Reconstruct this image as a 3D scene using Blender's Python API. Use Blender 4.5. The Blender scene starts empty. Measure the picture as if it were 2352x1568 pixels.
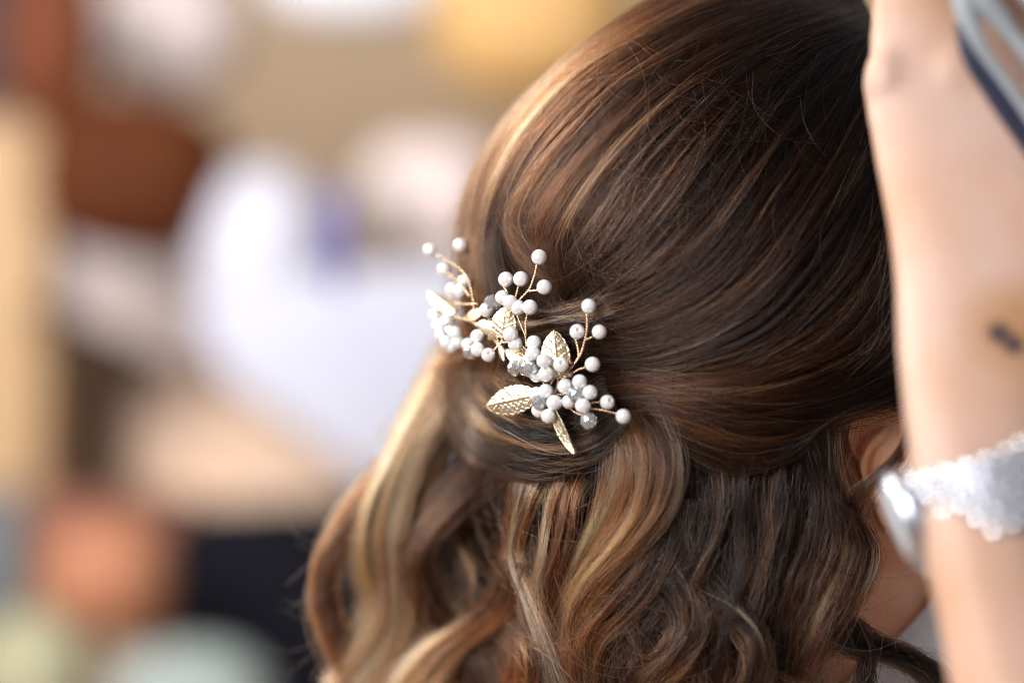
import bpy, bmesh, math, random
import numpy as np
from mathutils import Vector, Matrix

random.seed(7)
RNG = np.random.default_rng(11)
SC = bpy.context.scene
COL = SC.collection

# ------------------------------------------------------------------ camera, light, exposure
D = 0.95                      # metres from lens to the plane of sharp focus
S = 0.4024 / 2352             # metres per picture unit on that plane (picture is 2352 x 1568 units)
ZC = 1.25                     # camera height (the bride is seated)

cam = bpy.data.cameras.new('camera')
cam.sensor_width = 36.0
cam.lens = 36.0 * D / 0.4024
cam.clip_start = 0.05
cam.clip_end = 100
cam.dof.use_dof = True
cam.dof.focus_distance = D - 0.004
cam.dof.aperture_fstop = 2.1
camo = bpy.data.objects.new('camera', cam)
camo.location = (0, -D, ZC)
camo.rotation_euler = (math.radians(90), 0, 0)
COL.objects.link(camo)
SC.camera = camo

SC.view_settings.view_transform = 'Standard'
SC.view_settings.look = 'None'
SC.view_settings.exposure = 0.46
SC.view_settings.gamma = 1.0

world = bpy.data.worlds.new('World')
SC.world = world
world.use_nodes = True
bg = world.node_tree.nodes['Background']
bg.inputs[0].default_value = (0.93, 0.92, 0.97, 1)
bg.inputs[1].default_value = 0.19


def area(name, loc, aim, sx, sy, power, color):
    l = bpy.data.lights.new(name, 'AREA')
    l.shape = 'RECTANGLE'
    l.size = sx
    l.size_y = sy
    l.energy = power
    l.color = color
    o = bpy.data.objects.new(name, l)
    o.location = loc
    d = Vector(aim) - Vector(loc)
    o.rotation_euler = d.to_track_quat('-Z', 'Y').to_euler()
    COL.objects.link(o)
    return o


# a tall window on the left, plus added lamps: a warm rim from behind left and a background fill
area('window_or_fill_light', (-1.28, -1.72, ZC + 0.8), (0.03, 0, ZC), 1.3, 1.4, 58, (0.97, 0.97, 1.0))
area('window_or_fill_light', (-1.2, 0.35, ZC + 0.85), (0.0, 0.05, ZC), 0.8, 1.0, 14, (1.0, 0.92, 0.80))
area('window_or_fill_light', (-1.25, 0.45, ZC + 1.0), (-0.5, 3.0, ZC), 1.3, 1.3, 66, (1.0, 0.97, 0.94))

SC.render.engine = 'CYCLES'
cy = SC.cycles
cy.max_bounces = 12
cy.diffuse_bounces = 3
cy.glossy_bounces = 6
cy.transmission_bounces = 10
cy.transparent_max_bounces = 8
cy.caustics_reflective = False
cy.caustics_refractive = False
cy.sample_clamp_indirect = 4.0
cy.filter_width = 1.1
cy.use_denoising = True
try:
    cy.denoiser = 'OPENIMAGEDENOISE'
    cy.denoising_input_passes = 'RGB_ALBEDO_NORMAL'
    cy.denoising_prefilter = 'FAST'
except Exception:
    pass
cy.use_adaptive_sampling = False
SC.cycles_curves.shape = 'RIBBONS'
SC.cycles_curves.subdivisions = 2


# ------------------------------------------------------------------ placing
def W(px, py, Y):
    """picture unit + depth behind the focus plane -> world point (numpy friendly)"""
    k = S * (D + Y) / D
    return np.stack(np.broadcast_arrays((np.asarray(px) - 1176) * k, Y, ZC - (np.asarray(py) - 784) * k), -1)


def V(px, py, Y):
    return Vector(W(float(px), float(py), float(Y)))


HX, HY, HRX, HRY, HC, HR = 1700.0, 600.0, 630.0, 625.0, 0.062, 0.088


def baseY(px, py):
    """depth of the hair surface: a skull that runs down into the hanging hair"""
    px = np.asarray(px, float)
    py = np.asarray(py, float)
    pe = np.where(py > 850, 850 + (py - 850) * 0.12, py)
    h = 1 - ((px - HX) / HRX) ** 2 - ((pe - HY) / HRY) ** 2
    s = np.where(h > 0.04, np.sqrt(np.maximum(h, 0.04)), 0.2 - 0.5 * np.tanh((0.04 - h) * 5))
    return HC - HR * s


# ------------------------------------------------------------------ object helpers
def link(o, parent=None):
    COL.objects.link(o)
    if parent is not None:
        o.parent = parent
        if parent.type == 'EMPTY':
            o.location = Vector(o.location) - parent.location
    return o


def thing(name, label, cat, loc, group=None):
    o = bpy.data.objects.new(name, None)
    o.empty_display_size = 0.02
    o.location = loc
    o['label'] = label
    o['category'] = cat
    if group:
        o['group'] = group
    COL.objects.link(o)
    return o


def tag(o, label, cat, group=None):
    o['label'] = label
    o['category'] = cat
    if group:
        o['group'] = group
    return o


def mesh_obj(name, verts, faces, mat, parent=None, smooth=True):
    me = bpy.data.meshes.new(name)
    me.from_pydata([tuple(v) for v in verts], [], [tuple(f) for f in faces])
    me.update()
    if smooth:
        me.shade_smooth()
    me.materials.append(mat)
    return link(bpy.data.objects.new(name, me), parent)


def bm_obj(name, bm, mat, parent=None, smooth=True):
    me = bpy.data.meshes.new(name)
    bm.normal_update()
    bm.to_mesh(me)
    bm.free()
    if smooth:
        me.shade_smooth()
    me.materials.append(mat)
    return link(bpy.data.objects.new(name, me), parent)


def remeshed(me, voxel, smooth_it=3, factor=0.5):
    """one continuous skin out of several overlapping closed shapes"""
    o = bpy.data.objects.new('tmp', me)
    COL.objects.link(o)
    r = o.modifiers.new('r', 'REMESH')
    r.mode = 'VOXEL'
    r.voxel_size = voxel
    s = o.modifiers.new('s', 'SMOOTH')
    s.iterations = smooth_it
    s.factor = factor
    dg = bpy.context.evaluated_depsgraph_get()
    dg.update()
    out = bpy.data.meshes.new_from_object(o.evaluated_get(dg))
    bpy.data.objects.remove(o)
    out.shade_smooth()
    return out


def catmull(P, n):
    """P: (M, k) control points -> (n, k) on a Catmull-Rom curve, even in chord length"""
    P = np.asarray(P, float)
    d = np.linalg.norm(np.diff(P[:, :2], axis=0), axis=1)
    k = np.concatenate([[0], np.cumsum(np.maximum(d, 1e-9))])
    k /= k[-1]
    # tangents
    m = np.zeros_like(P)
    m[1:-1] = ((P[1:-1] - P[:-2]) / (k[1:-1] - k[:-2])[:, None] + (P[2:] - P[1:-1]) / (k[2:] - k[1:-1])[:, None]) / 2
    m[0] = (P[1] - P[0]) / (k[1] - k[0])
    m[-1] = (P[-1] - P[-2]) / (k[-1] - k[-2])
    t = np.linspace(0, 1, n)
    i = np.clip(np.searchsorted(k, t, side='right') - 1, 0, len(k) - 2)
    h = (k[i + 1] - k[i])[:, None]
    u = ((t - k[i])[:, None]) / h
    return (2 * u**3 - 3 * u**2 + 1) * P[i] + (u**3 - 2 * u**2 + u) * h * m[i] + (-2 * u**3 + 3 * u**2) * P[i + 1] + (u**3 - u**2) * h * m[i + 1]


def add_tube(bm, pts, rad, seg=8, cap=True):
    pts = [Vector(p) for p in pts]
    n = len(pts)
    rads = [rad] * n if not hasattr(rad, '__len__') else list(rad)
    ref = Vector((0, 0, 1))
    if abs((pts[1] - pts[0]).normalized().dot(ref)) > 0.9:
        ref = Vector((1, 0, 0))
    rings = []
    for i, p in enumerate(pts):
        t = (pts[min(i + 1, n - 1)] - pts[max(i - 1, 0)]).normalized()
        a = (ref - t * ref.dot(t)).normalized()
        ref = a
        b = t.cross(a)
        rings.append([bm.verts.new(p + (a * math.cos(2 * math.pi * j / seg) + b * math.sin(2 * math.pi * j / seg)) * rads[i]) for j in range(seg)])
    for i in range(n - 1):
        for j in range(seg):
            bm.faces.new((rings[i][j], rings[i][(j + 1) % seg], rings[i + 1][(j + 1) % seg], rings[i + 1][j]))
    if cap:
        bm.faces.new(list(reversed(rings[0])))
        bm.faces.new(rings[-1])
    return rings


def add_ellipsoid(bm, c, r, rot=None, seg=32, ring=20, e=1.0):
    """superellipsoid when e < 1"""
    c = Vector(c)
    g = []
    f = lambda x: math.copysign(abs(x) ** e, x)
    for i in range(1, ring):
        ph = math.pi * i / ring
        row = []
        for j in range(seg):
            th = 2 * math.pi * j / seg
            v = Vector((f(math.sin(ph)) * f(math.cos(th)) * r[0], f(math.sin(ph)) * f(math.sin(th)) * r[1], f(math.cos(ph)) * r[2]))
            if rot is not None:
                v = rot @ v
            row.append(bm.verts.new(c + v))
        g.append(row)
    t = Vector((0, 0, r[2]))
    b = Vector((0, 0, -r[2]))
    if rot is not None:
        t, b = rot @ t, rot @ b
    t, b = bm.verts.new(c + t), bm.verts.new(c + b)
    for j in range(seg):
        bm.faces.new((t, g[0][j], g[0][(j + 1) % seg]))
        bm.faces.new((b, g[-1][(j + 1) % seg], g[-1][j]))
        for i in range(ring - 2):
            bm.faces.new((g[i][j], g[i + 1][j], g[i + 1][(j + 1) % seg], g[i][(j + 1) % seg]))


# ------------------------------------------------------------------ materials
def mat(name, color=(0.5, 0.5, 0.5), rough=0.6, metal=0.0, **kw):
    m = bpy.data.materials.new(name)
    m.use_nodes = True
    p = m.node_tree.nodes['Principled BSDF']
    p.inputs['Base Color'].default_value = (*color, 1)
    p.inputs['Roughness'].default_value = rough
    p.inputs['Metallic'].default_value = metal
    for k, v in kw.items():
        p.inputs[k.replace('_', ' ')].default_value = v
    return m


def vary(m, color, color2, scale=8.0, bump=0.0, bump_scale=60.0):
    """break a flat colour up with noise, and give it some relief"""
    nt = m.node_tree
    p = nt.nodes['Principled BSDF']
    tc = nt.nodes.new('ShaderNodeTexCoord')
    n = nt.nodes.new('ShaderNodeTexNoise')
    n.inputs['Scale'].default_value = scale
    n.inputs['Detail'].default_value = 6
    nt.links.new(tc.outputs['Object'], n.inputs['Vector'])
    mx = nt.nodes.new('ShaderNodeMix')
    mx.data_type = 'RGBA'
    mx.inputs[6].default_value = (*color, 1)
    mx.inputs[7].default_value = (*color2, 1)
    mr = nt.nodes.new('ShaderNodeMapRange')
    mr.inputs[1].default_value = 0.32
    mr.inputs[2].default_value = 0.68
    nt.links.new(n.outputs['Fac'], mr.inputs[0])
    nt.links.new(mr.outputs[0], mx.inputs[0])
    nt.links.new(mx.outputs[2], p.inputs['Base Color'])
    if bump:
        n2 = nt.nodes.new('ShaderNodeTexNoise')
        n2.inputs['Scale'].default_value = bump_scale
        n2.inputs['Detail'].default_value = 4
        nt.links.new(tc.outputs['Object'], n2.inputs['Vector'])
        b = nt.nodes.new('ShaderNodeBump')
        b.inputs['Strength'].default_value = bump
        b.inputs['Distance'].default_value = 0.002
        nt.links.new(n2.outputs['Fac'], b.inputs['Height'])
        nt.links.new(b.outputs[0], p.inputs['Normal'])
    return m


def nmat(name, c1, c2, rough=0.7, scale=8, bump=0.0, bump_scale=60.0, **kw):
    return vary(mat(name, c1, rough, **kw), c1, c2, scale, bump, bump_scale)


# hair: strand colour comes from two attributes set on every strand (how light it is dyed, with some painted sheen and gap shade; how coppery)
M_HAIR = bpy.data.materials.new('hair_strands')
M_HAIR.use_nodes = True
nt = M_HAIR.node_tree
for n in list(nt.nodes):
    if n.type != 'OUTPUT_MATERIAL':
        nt.nodes.remove(n)
out = [n for n in nt.nodes if n.type == 'OUTPUT_MATERIAL'][0]
hb = nt.nodes.new('ShaderNodeBsdfHairPrincipled')
hb.model = 'CHIANG'
hb.parametrization = 'COLOR'
hb.inputs['Roughness'].default_value = 0.25
hb.inputs['Radial Roughness'].default_value = 0.36
hb.inputs['Coat'].default_value = 0.0
hb.inputs['IOR'].default_value = 1.42
hb.inputs['Random Roughness'].default_value = 0.3
a1 = nt.nodes.new('ShaderNodeAttribute')
a1.attribute_name = 'shade'
a2 = nt.nodes.new('ShaderNodeAttribute')
a2.attribute_name = 'tone'
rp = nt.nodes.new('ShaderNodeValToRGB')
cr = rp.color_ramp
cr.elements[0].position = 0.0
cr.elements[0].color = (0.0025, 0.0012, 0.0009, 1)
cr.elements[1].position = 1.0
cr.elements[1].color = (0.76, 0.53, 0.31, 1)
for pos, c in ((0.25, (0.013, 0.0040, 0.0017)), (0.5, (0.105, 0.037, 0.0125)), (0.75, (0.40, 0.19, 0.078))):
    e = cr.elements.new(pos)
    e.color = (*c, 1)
mx = nt.nodes.new('ShaderNodeMix')
mx.data_type = 'RGBA'
mx.blend_type = 'MULTIPLY'
mx.inputs[7].default_value = (1.12, 0.66, 0.38, 1)
nt.links.new(a1.outputs['Fac'], rp.inputs[0])
nt.links.new(rp.outputs[0], mx.inputs[6])
nt.links.new(a2.outputs['Fac'], mx.inputs[0])
nt.links.new(mx.outputs[2], hb.inputs['Color'])
nt.links.new(hb.outputs[0], out.inputs['Surface'])

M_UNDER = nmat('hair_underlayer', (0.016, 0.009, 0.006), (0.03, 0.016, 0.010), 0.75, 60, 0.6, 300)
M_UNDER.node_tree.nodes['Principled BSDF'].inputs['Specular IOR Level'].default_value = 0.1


def skin(name, c1, c2, scale, sss=0.35):
    m = nmat(name, c1, c2, 0.48, scale, 0.12, 900)
    p = m.node_tree.nodes['Principled BSDF']
    p.inputs['Subsurface Weight'].default_value = sss
    p.inputs['Subsurface Radius'].default_value = (1.0, 0.35, 0.2)
    p.inputs['Subsurface Scale'].default_value = 0.006
    p.inputs['Specular IOR Level'].default_value = 0.35
    return m


M_SKIN = skin('bride_skin', (0.90, 0.45, 0.26), (0.92, 0.52, 0.34), 25)
M_ARM = skin('arm_skin', (0.53, 0.31, 0.20), (0.60, 0.44, 0.37), 14)
M_PEARL = nmat('pearl', (0.90, 0.87, 0.845), (0.86, 0.845, 0.835), 0.22, 350, 0.03, 1500, metal=0.22)
pp = M_PEARL.node_tree.nodes['Principled BSDF']
pp.inputs['Coat Weight'].default_value = 0.9
pp.inputs['Coat Roughness'].default_value = 0.05
pp.inputs['Coat IOR'].default_value = 1.9
M_HOLE = mat('pearl_hole', (0.55, 0.46, 0.40), 0.6)
M_CRYSTAL = mat('cut_crystal', (1, 1, 1), 0.0, Transmission_Weight=0.78, IOR=1.55)
M_CRYSTAL.node_tree.nodes['Principled BSDF'].inputs['Metallic'].default_value = 0.34
M_GOLD = nmat('pale_gold', (0.97, 0.85, 0.62), (0.92, 0.77, 0.51), 0.3, 300, 0.25, 1400, metal=1.0)
M_WIRE = mat('rose_gold_wire', (0.92, 0.66, 0.44), 0.25, 1.0)
M_BRONZE = mat('bronze_comb', (0.22, 0.14, 0.08), 0.4, 0.9)
M_SILVER = mat('polished_steel', (0.76, 0.76, 0.80), 0.26, 1.0)
M_SATIN = mat('satin_steel', (0.62, 0.65, 0.72), 0.34, 1.0)
M_GLASS = mat('watch_glass', (0.7, 0.75, 0.8), 0.05, 0.0)
M_DRESS = nmat('white_lace', (0.80, 0.79, 0.80), (0.62, 0.61, 0.63), 0.8, 45, 0.8, 400)


# ------------------------------------------------------------------ strands
def curves_obj(name, P, R, shade, tone, parent):
    """P (n, T, 3) world points, R (n, T), shade (n, T), tone (n, T)"""
    n, T = P.shape[:2]
    cu = bpy.data.hair_curves.new(name)
    cu.add_curves([T] * n)
    cu.attributes['position'].data.foreach_set('vector', np.ascontiguousarray(P, np.float32).ravel())
    for nm, arr in (('radius', R), ('shade', shade), ('tone', tone)):
        a = cu.attributes.get(nm) or cu.attributes.new(nm, 'FLOAT', 'POINT')
        a.data.foreach_set('value', np.ascontiguousarray(arr, np.float32).ravel())
    cu.materials.append(M_HAIR)
    return link(bpy.data.objects.new(name, cu), parent)


def smooth_noise(n, T, freq, rng):
    """n smooth random curves over T samples, about unit size"""
    t = np.linspace(0, 1, T)[None]
    y = np.zeros((n, T))
    for k in range(4):
        f = freq * (0.5 + rng.random((n, 1)) * 1.2)
        y += np.sin(2 * np.pi * (f * t + rng.random((n, 1)))) * (0.8 / (1 + 0.5 * k))
    return y / 1.5


def sheet(name, guides, n, parent, thick=0.004, off=0.0, bulge=0.0, shade=(0.2, 0.2), tone=0.2, T=34, clumps=60,
          spread=0.5, wob=4.0, stray=0.05, rad=6.2e-5, across=None, clump_var=0.15, strand_var=0.09, twist=0.0, seed=0,
          trim=0.0, clump_off=0.0020, label=None, cross=24.0, tuck=0.0, wander=(1.3, 1.6)):
    """Strands that run along a fan of guide lines (px, py[, extra offset in mm towards the camera])."""
    rng = np.random.default_rng(1000 + seed)
    G = []
    for g in guides:
        g = np.array([list(p) + [0.0] * (3 - len(p)) for p in g], float)
        G.append(catmull(g, T))
    G = np.array(G)                                        # K, T, 3
    K = len(G)
    # clumps
    cu_ = np.sort(rng.random(clumps))
    cv_ = rng.random(clumps)
    ci = rng.integers(0, clumps, n)
    width = 1.0 / clumps
    t = np.linspace(0, 1, T)[None]
    du = rng.normal(0, 1, (n, 1)) * width * spread * 1.3
    tight = 0.75 + 0.6 * smooth_noise(clumps, T, 1.0, rng)[ci] * 0.6       # clumps open and close along their length
    u = cu_[ci][:, None] + du * tight + smooth_noise(clumps, T, wander[0], rng)[ci] * width * wander[1]
    v = np.clip(cv_[ci] + rng.normal(0, 0.22, n), 0, 1)
    if twist:
        a = 2 * np.pi * twist * t
        uu, vv = u - 0.5, (v - 0.5)[:, None] + 0 * t
        u = 0.5 + uu * np.cos(a) - vv * np.sin(a)
        vt = 0.5 + uu * np.sin(a) + vv * np.cos(a)
    else:
        vt = v[:, None] + 0 * t
    un = np.clip(u, -0.06, 1.06)
    x = np.clip(un, 0, 1) * (K - 1)
    i = np.clip(x.astype(int), 0, K - 2)
    f = x - i
    # smooth interpolation across guides (Catmull-Rom)
    ti = np.broadcast_to(np.arange(T)[None], i.shape)
    p0, p1, p2, p3 = (G[np.clip(i + k, 0, K - 1), ti] for k in (-1, 0, 1, 2))
    f = f[..., None]
    Q = p1 + 0.5 * f * (p2 - p0 + f * (2 * p0 - 5 * p1 + 4 * p2 - p3 + f * (3 * (p1 - p2) + p3 - p0)))
    Q = Q + (un - np.clip(un, 0, 1))[..., None] * (G[-1] - G[0])[None]
    # the individual strand: a slow wander, a drift across its neighbours, and a few that stray
    st = (rng.random((n, 1)) < stray)
    amp = wob * (0.5 + rng.random((n, 1))) * np.where(st, 2.4, 1.0)
    wx = smooth_noise(n, T, 1.5, rng) * amp
    wy = smooth_noise(n, T, 1.5, rng) * amp
    drift = rng.normal(0, cross, (n, 1)) * (t - 0.5) * np.where(st, 2.2, 1.0)
    tan = np.gradient(Q[..., :2], axis=1)
    tan /= np.linalg.norm(tan, axis=2, keepdims=True) + 1e-9
    nx, ny = -tan[..., 1], tan[..., 0]
    sm = wx + drift
    Q[..., 0] += nx * sm + tan[..., 0] * wy * 0.3
    Q[..., 1] += ny * sm + tan[..., 1] * wy * 0.3
    bl = bulge * (1 - (2 * np.clip(un, 0, 1) - 1) ** 2)
    o = off + bl + Q[..., 2] * 0.0007 + (vt - 1) * thick + (rng.normal(0, 1, clumps) * clump_off)[ci][:, None]
    o = o + np.where(st, 0.0015, 0) * (0.5 + rng.random((n, 1))) + smooth_noise(n, T, 1.2, rng) * 0.0004 + smooth_noise(clumps, T, 1.6, rng)[ci] * clump_off * 0.7
    o = o - tuck * np.clip((t - 0.78) / 0.22, 0, 1) ** 2
    Y = baseY(Q[..., 0], Q[..., 1]) - o
    P = W(Q[..., 0], Q[..., 1], Y)
    # colour
    sh = np.array(shade, float)
    ts = np.linspace(0, 1, len(sh))
    L = np.interp(t, ts, sh)
    if across is not None:
        ac = np.array(across, float)
        L = L + np.interp(np.clip(un, 0, 1), np.linspace(0, 1, len(ac)), ac)
    L = L + (rng.gamma(1.3, clump_var, clumps) - clump_var * 1.45)[ci][:, None] + (rng.gamma(0.7, strand_var * 2.2, (n, 1)) - strand_var * 1.7) + np.where(st, 0.14, 0)
    L = L + smooth_noise(clumps, T, 1.5, rng)[ci] * clump_var * 0.6
    L = np.clip(L, 0.0, 1.0)
    to = np.clip(tone + rng.normal(0, 0.15, clumps)[ci][:, None] + rng.normal(0, 0.12, (n, 1)), 0, 1) + 0 * t
    R = rad * (0.65 + 0.7 * rng.random((n, 1))) * np.where(st, 1.5, 1.0) * (1 - 0.55 * t ** 4)
    if trim > 0:                                           # strands of different lengths: shorten by re-sampling the path
        ln = 1 - trim * rng.random((n, 1)) ** 2
        s = t * ln * (T - 1)
        j = np.clip(s.astype(int), 0, T - 2)
        w = (s - j)[..., None]
        ii = np.arange(n)[:, None]
        P = P[ii, j] * (1 - w) + P[ii, j + 1] * w
    ob = curves_obj(name, P, R, L, to, parent)
    if label:
        ob['label'] = label
    return ob


def lock(name, line, w0, n, parent, flat=0.45, **kw):
    """A tapering lock from a centre line: (px, py, width, extra offset mm)."""
    c = catmull(np.array([list(p) + [0.0] * (4 - len(p)) for p in line], float), 16)
    t = np.gradient(c[:, :2], axis=0)
    t /= np.linalg.norm(t, axis=1, keepdims=True)
    nrm = np.stack([-t[:, 1], t[:, 0]], 1)
    gs = []
    for q in (-1, 0, 1):
        gs.append([(c[k, 0] + nrm[k, 0] * c[k, 2] * q / 2, c[k, 1] + nrm[k, 1] * c[k, 2] * q / 2, c[k, 3]) for k in range(16)])
    kw.setdefault('stray', 0.15)
    kw.setdefault('cross', 20.0)
    kw['clumps'] = int(kw.get('clumps', 30) * 0.9)
    kw.setdefault('spread', 0.5)
    kw.setdefault('wander', (0.8, 0.6))
    kw.setdefault('clump_var', 0.19)
    return sheet(name, gs, int(n * 1.25), parent, **kw)


# ------------------------------------------------------------------ the room behind
def build_room():
    w = mesh_obj('wall', [(-4, 4.2, 0), (4, 4.2, 0), (4, 4.2, 3), (-4, 4.2, 3)], [(0, 1, 2, 3)],
                 nmat('wall_plaster', (0.56, 0.40, 0.25), (0.60, 0.45, 0.31), 0.9, 2, 0.2, 50), smooth=False)
    w['kind'] = 'structure'
    f = mesh_obj('floor', [(-4, -3, 0), (4, -3, 0), (4, 4.2, 0), (-4, 4.2, 0)], [(0, 1, 2, 3)],
                 nmat('floor_boards', (0.32, 0.22, 0.15), (0.26, 0.17, 0.11), 0.6, 5, 0.1, 40), smooth=False)
    f['kind'] = 'structure'


def blob(name, label, cat, px, py, w, h, Y, c1, c2, e=0.9, rot=0.0, depth=None, rough=0.7, metal=0.0, scale=12):
    Y = Y * 1.4 + 0.1
    k = S * (D + Y) / D
    bm = bmesh.new()
    R = Matrix.Rotation(math.radians(rot), 3, 'Y')
    add_ellipsoid(bm, (0, 0, 0), (w * k / 2, (depth or min(w, h) * k * 0.45), h * k / 2), R, 40, 26, e)
    o = bm_obj(name, bm, nmat(name, c1, c2, rough, scale, 0.3, 60, metal=metal, Specular_IOR_Level=0.08 if max(c1) < 0.12 else 0.4))
    o.location = V(px, py, Y)
    return tag(o, label, cat)


def slab(name, label, cat, poly, Y, depth, c1, c2, rough=0.7, bevel=0.012):
    """a solid with its own outline, depth and rounded edges"""
    Y = Y * 1.4 + 0.1
    bm = bmesh.new()
    a = [bm.verts.new(V(x, y, Y)) for x, y in poly]
    f = bm.faces.new(a)
    r = bmesh.ops.extrude_face_region(bm, geom=[f])
    for v in r['geom']:
        if isinstance(v, bmesh.types.BMVert):
            v.co.y += depth
    bmesh.ops.recalc_face_normals(bm, faces=bm.faces)
    bmesh.ops.bevel(bm, geom=list(bm.edges), offset=bevel, segments=4, affect='EDGES', profile=0.5, clamp_overlap=True)
    return tag(bm_obj(name, bm, nmat(name, c1, c2, rough, 10, 0.2, 60, Specular_IOR_Level=0.05 if max(c1) < 0.12 else 0.4)), label, cat)


def build_background():
    blob('cushion', 'large blurred ochre orange cushion beside the top of the bride\'s head', 'cushion', 1225, 20, 480, 440, 1.75, (0.60, 0.36, 0.14), (0.56, 0.33, 0.12), 0.85)
    blob('lampshade', 'blurred white lampshade cut by the top edge of the picture', 'lampshade', 825, -60, 430, 230, 1.9, (0.80, 0.79, 0.84), (0.76, 0.75, 0.80), 0.8)
    blob('paper_lantern', 'blurred pinkish white round lantern between terracotta jar and white lampshade', 'lantern', 390, 70, 340, 300, 1.8, (0.60, 0.50, 0.48), (0.66, 0.56, 0.55), 0.95)
    blob('terracotta_jar', 'tall blurred reddish brown terracotta jar in the top left corner', 'jar', 120, 90, 230, 420, 1.6, (0.11, 0.03, 0.013), (0.14, 0.045, 0.022), 0.8)
    slab('curtain', 'dark grey curtain along the upper left edge of the picture', 'curtain', [(-180, -200), (15, -200), (25, 180), (0, 240), (-180, 260)], 1.9, 0.1, (0.05, 0.045, 0.05), (0.07, 0.06, 0.06))
    blob('leather_bag', 'blurred dark brown rounded leather bag left of the white vase', 'bag', 310, 405, 440, 370, 1.5, (0.055, 0.013, 0.004), (0.08, 0.022, 0.007), 0.7, 8)
    slab('wooden_post', 'pale tan wooden post down the left edge of the picture', 'post', [(-150, 270), (95, 290), (110, 700), (100, 1130), (-150, 1130)], 1.7, 0.15, (0.46, 0.30, 0.16), (0.40, 0.25, 0.13))
    blob('vase', 'blurred round white vase standing in front of the tan wall', 'vase', 605, 580, 320, 400, 1.5, (0.47, 0.465, 0.53), (0.44, 0.435, 0.50), 0.9)
    slab('tablecloth', 'blurred bright white cloth below the round white vase', 'cloth', [(430, 700), (640, 640), (800, 620), (1090, 590), (1120, 1080), (850, 1120), (700, 1000), (520, 880)], 1.32, 0.12, (0.40, 0.405, 0.475), (0.37, 0.38, 0.455))
    blob('blue_bottle', 'narrow blurred violet blue bottle right of the white vase', 'bottle', 777, 545, 42, 250, 0.85, (0.035, 0.022, 0.20), (0.05, 0.035, 0.24), 0.7)
    blob('grey_bottle', 'blurred grey green bottle right of the blue bottle', 'bottle', 840, 520, 80, 250, 1.7, (0.42, 0.37, 0.31), (0.48, 0.42, 0.36), 0.7)
    blob('towel', 'blurred pale pink folded towel touching the left edge of the hair', 'towel', 990, 450, 300, 260, 1.8, (0.70, 0.58, 0.54), (0.66, 0.55, 0.54), 0.6)
    slab('box', 'blurred mauve grey box below the dark brown bag', 'box', [(110, 520), (460, 560), (520, 760), (470, 860), (240, 780), (110, 680)], 1.75, 0.3, (0.42, 0.34, 0.32), (0.36, 0.30, 0.30))
    slab('dark_bracket', 'dark brown bracket in front of the tan wooden post', 'bracket', [(60, 690), (250, 770), (420, 860), (230, 850), (215, 1190), (120, 1190), (125, 850)], 1.55, 0.08, (0.035, 0.02, 0.012), (0.05, 0.028, 0.016))
    slab('armchair', 'blurred tan armchair with a sloping back below the white cloth', 'armchair', [(215, 790), (400, 830), (640, 960), (830, 1090), (850, 1260), (220, 1260)], 1.65, 0.5, (0.62, 0.43, 0.30), (0.58, 0.41, 0.31), 0.8, 0.03)
    slab('speaker_box', 'black box shape left of the blond curls', 'box', [(380, 1195), (860, 1170), (900, 1800), (360, 1800)], 1.45, 0.35, (0.005, 0.005, 0.008), (0.007, 0.007, 0.011), 0.9, 0.03)
    blob('pumpkin', 'blurred orange rounded pumpkin near the lower left corner', 'pumpkin', 250, 1325, 300, 280, 1.3, (0.28, 0.105, 0.05), (0.34, 0.14, 0.07), 0.95)
    slab('red_box', 'blurred dark reddish brown box behind the orange pumpkin', 'box', [(60, 1130), (420, 1160), (440, 1420), (330, 1500), (90, 1400)], 1.5, 0.2, (0.15, 0.05, 0.03), (0.19, 0.07, 0.045))
    blob('teal_cushion', 'blurred grey teal cushion at the bottom edge below the black box', 'cushion', 440, 1620, 380, 290, 1.3, (0.21, 0.25, 0.235), (0.25, 0.29, 0.27), 0.85)
    blob('green_cushion', 'blurred olive green cushion in the lower left corner', 'cushion', 80, 1550, 280, 300, 1.4, (0.27, 0.26, 0.16), (0.32, 0.31, 0.20), 0.85)
    blob('blue_jar', 'blurred slate blue jar at the left edge beside the pumpkin', 'jar', -10, 1280, 150, 330, 1.6, (0.10, 0.125, 0.14), (0.13, 0.15, 0.17), 0.8)


# ------------------------------------------------------------------ the bride: body, ear, dress
def poly_dist(P, line):
    """distance of points P (n,2) to a polyline"""
    line = np.asarray(line, float)
    d = np.full(len(P), 1e9)
    for a, b in zip(line[:-1], line[1:]):
        ab = b - a
        t = np.clip(((P - a) @ ab) / (ab @ ab), 0, 1)
        d = np.minimum(d, np.linalg.norm(P - (a + t[:, None] * ab), axis=1))
    return d


def inside(P, poly):
    poly = np.asarray(poly, float)
    r = np.zeros(len(P), bool)
    j = len(poly) - 1
    for i in range(len(poly)):
        xi, yi = poly[i]
        xj, yj = poly[j]
        c = ((yi > P[:, 1]) != (yj > P[:, 1])) & (P[:, 0] < (xj - xi) * (P[:, 1] - yi) / (yj - yi + 1e-12) + xi)
        r ^= c
        j = i
    return r


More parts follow.
